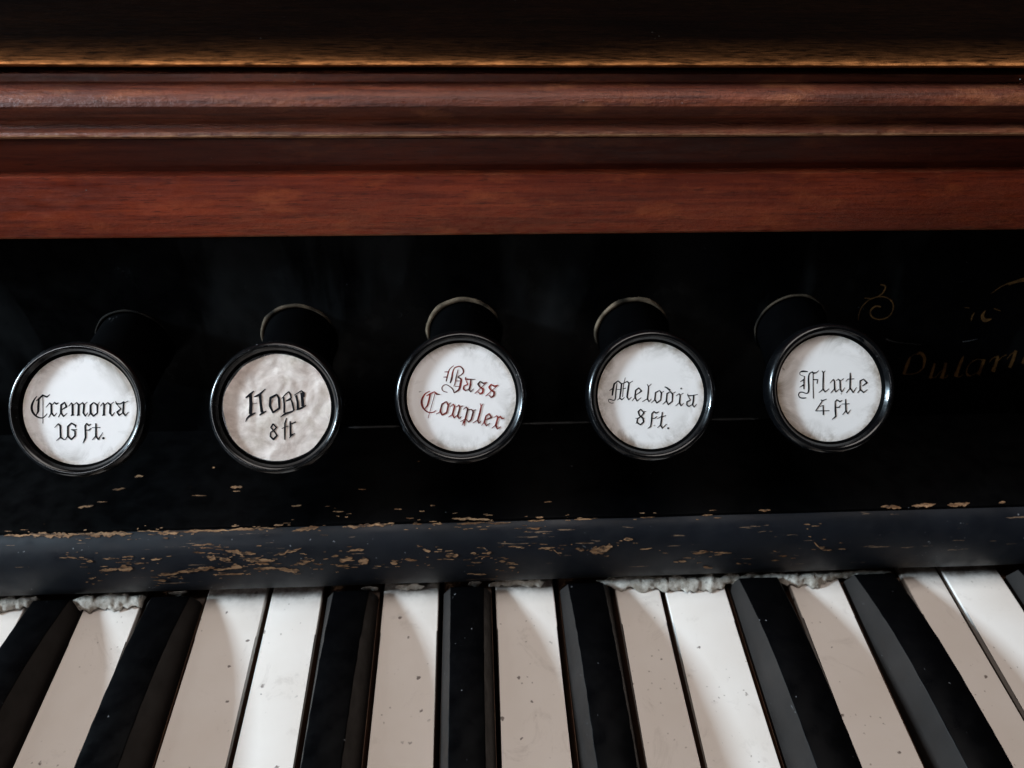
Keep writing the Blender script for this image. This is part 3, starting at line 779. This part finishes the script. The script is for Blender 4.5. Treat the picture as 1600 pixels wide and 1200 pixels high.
SHARPS = [
 (-55.2, -43.4, 'black key at the far left below the Cremona knob'),
 (-28.3, -15.9, 'black key between the Cremona and paper-faced knobs'),
 (13.9, 25.8, 'black key right of the bright specked white key, left of the middle one'),
 (41.5, 52.9, 'middle black key pointing straight down, directly below the Bass Coupler knob'),
 (69.6, 81.6, 'black key below the gap between the Bass Coupler and Melodia knobs'),
 (111.3, 124.3, 'black key between the Melodia and Flute knobs with wide grey side'),
 (140.0, 153.3, 'black key below the Flute knob, rightmost one in full view'),
 (181.4, 193.5, 'black key cut off by the right edge of the picture'),
]
PY = [(101.8, 2.4), (97, 3.6), (92, 4.8), (87, 5.8), (82, 6.6), (76, 7.3), (68, 7.9), (58, 8.4), (45, 8.8), (28, 9.0), (19, 8.4), (13, 6.5), (10.5, 2.0), (10, -1.0)]
for si, (x0, x1, label) in enumerate(SHARPS):
    root = tag(empty('black_key', ((x0 + x1) / 2, 50, -15)), label, 'piano key', 'black keys of the keyboard')
    cx, hw = (x0 + x1) / 2, (x1 - x0) / 2
    v, f = [], []
    fine = []
    for (ya, za), (yb, zb) in zip(PY, PY[1:]):
        k = max(1, int((ya - yb) / 1.6))
        fine += [(ya + (yb - ya) * i / k, za + (zb - za) * i / k) for i in range(k)]
    fine.append(PY[-1])
    for y, zt in fine:
        ins = 1.55 + .075 * max(0, zt)                      # the sides lean in as the key grows taller
        j = .12 * noise.noise(Vector((y * .35, si * 9.0, 0))) + .10 * noise.noise(Vector((y * 1.1, si * 5.0, 3)))
        tw = hw - ins
        prof_ = [(-hw, -2.0), (-hw + .03, -.2), (-tw - .10 + j, zt - .34), (-tw - .02 + j, zt - .12), (-tw + .20, zt), (0, zt + .05), (tw - .20, zt), (tw + .02 - j, zt - .12), (tw + .10 - j, zt - .34), (hw - .03, -.2), (hw, -2.0)]
        v += [(cx + a, y, max(b, -2.0)) for a, b in prof_]
    k = 11
    for i in range(len(fine) - 1):
        for j in range(k - 1):
            f.append((i * k + j, i * k + j + 1, (i + 1) * k + j + 1, (i + 1) * k + j))
    f.append(tuple(range(k))); f.append(tuple((len(fine) - 1) * k + j for j in range(k)))
    cap = sharp(mesh('ebony_cap', v, f, M_EBONY, root), 45)
    cap.data.materials.append(M_EBSIDE)                   # sides painted lighter for the window's light on them, only the top polished
    for pl in cap.data.polygons:
        if abs(pl.normal.x) > .75: pl.material_index = 1
    lv = [(x, y, z) for x in (x0 - .1, x1 + .1) for y in (9.6, BACK) for z in (-15, -2.02)]
    mesh('key_lever', lv, [(0, 1, 3, 2), (4, 5, 7, 6), (0, 1, 5, 4), (2, 3, 7, 6), (0, 2, 6, 4), (1, 3, 7, 5)], M_LEVER, root)

# ------------------------------------------------------------------ dusty felt left along the key ends
def felt(label, segs, group='dusty felt scraps along the key ends'):
    """segs: (x px, upper y px, lower y px) along the strip; top against the rail, foot on the keys"""
    xs = []
    n = max(8, int((segs[-1][0] - segs[0][0]) / 3.2))
    for i in range(n + 1):
        x = segs[0][0] + (segs[-1][0] - segs[0][0]) * i / n
        for (xa, ua, la), (xb, ub, lb) in zip(segs, segs[1:]):
            if xa <= x <= xb:
                t = (x - xa) / (xb - xa); xs.append((x, ua + (ub - ua) * t, la + (lb - la) * t)); break
    v, f = [], []
    K = 18
    for i, (x, yu, yl) in enumerate(xs):
        end = min(1.0, .25 + 3.2 * min(i, len(xs) - 1 - i) / max(6, len(xs) * .3))
        yl += 5 * noise.noise(Vector((x * .06, 3, 1))) + 2.5 * noise.noise(Vector((x * .15, 5, 1)))
        lo = on_z(x, yl, .25); hi_ = on_z(x, yu, 2.6)
        mid = (lo + hi_) / 2; e = (hi_ - lo) / 2 * end * .86
        out = Vector((0, -.65, .76)) * max(.3, e.length * .22)
        for j in range(K):
            a = 2 * math.pi * j / K
            p = mid + e * math.cos(a) + out * math.sin(a)
            d = 1 + .6 * noise.noise(p * .4) + .55 * noise.noise(p * .9)
            v.append(mid + (p - mid) * max(.35, d) + Vector((.5 * noise.noise(p * .9), 0, 0)))
    for i in range(len(xs) - 1):
        for j in range(K):
            f.append((i * K + j, i * K + (j + 1) % K, (i + 1) * K + (j + 1) % K, (i + 1) * K + j))
    f.append(tuple(range(K))); f.append(tuple((len(xs) - 1) * K + j for j in range(K)))
    c = sum((Vector(p) for p in v), Vector()) / len(v)
    o = mesh('felt_scrap', v, f, M_FELT, None, loc=(c.x, c.y, min(p[2] for p in v)), smooth=True)
    return tag(o, label, 'felt', group)
felt('dusty felt scrap at the left edge of the picture', [(-30, 932, 962), (30, 932, 955), (62, 932, 940)])
felt('thick lump of dusty felt on the white key under the Cremona knob', [(116, 931, 948), (128, 928, 958), (170, 926, 957), (215, 925, 952), (229, 926, 938)])
felt('small white felt tuft above the black key right of the Cremona knob', [(264, 924, 929), (280, 923, 933), (294, 924, 928)])
felt('small felt tuft beside the black key left of the Bass Coupler knob', [(564, 917, 922), (578, 915, 924), (592, 915, 920)])
felt('thin felt wisp on the white key left of the middle black key', [(616, 913, 922), (640, 911, 923), (662, 911, 919)])
felt('tiny felt tuft at the end of the middle black key', [(731, 909, 915), (742, 908, 917), (754, 908, 913)])
felt('felt scrap on the white key right of the middle black key', [(764, 909, 919), (790, 906, 917), (830, 905, 916), (850, 905, 913)])
felt('long ragged strip of dusty felt below the Melodia and Flute knobs',
     [(932, 902, 912), (955, 900, 922), (1000, 899, 924), (1040, 898, 926), (1085, 897, 925), (1125, 896, 922), (1160, 896, 910), (1205, 895, 909), (1230, 894, 916), (1270, 893, 920), (1300, 892, 908), (1340, 891, 901), (1392, 889, 899)])
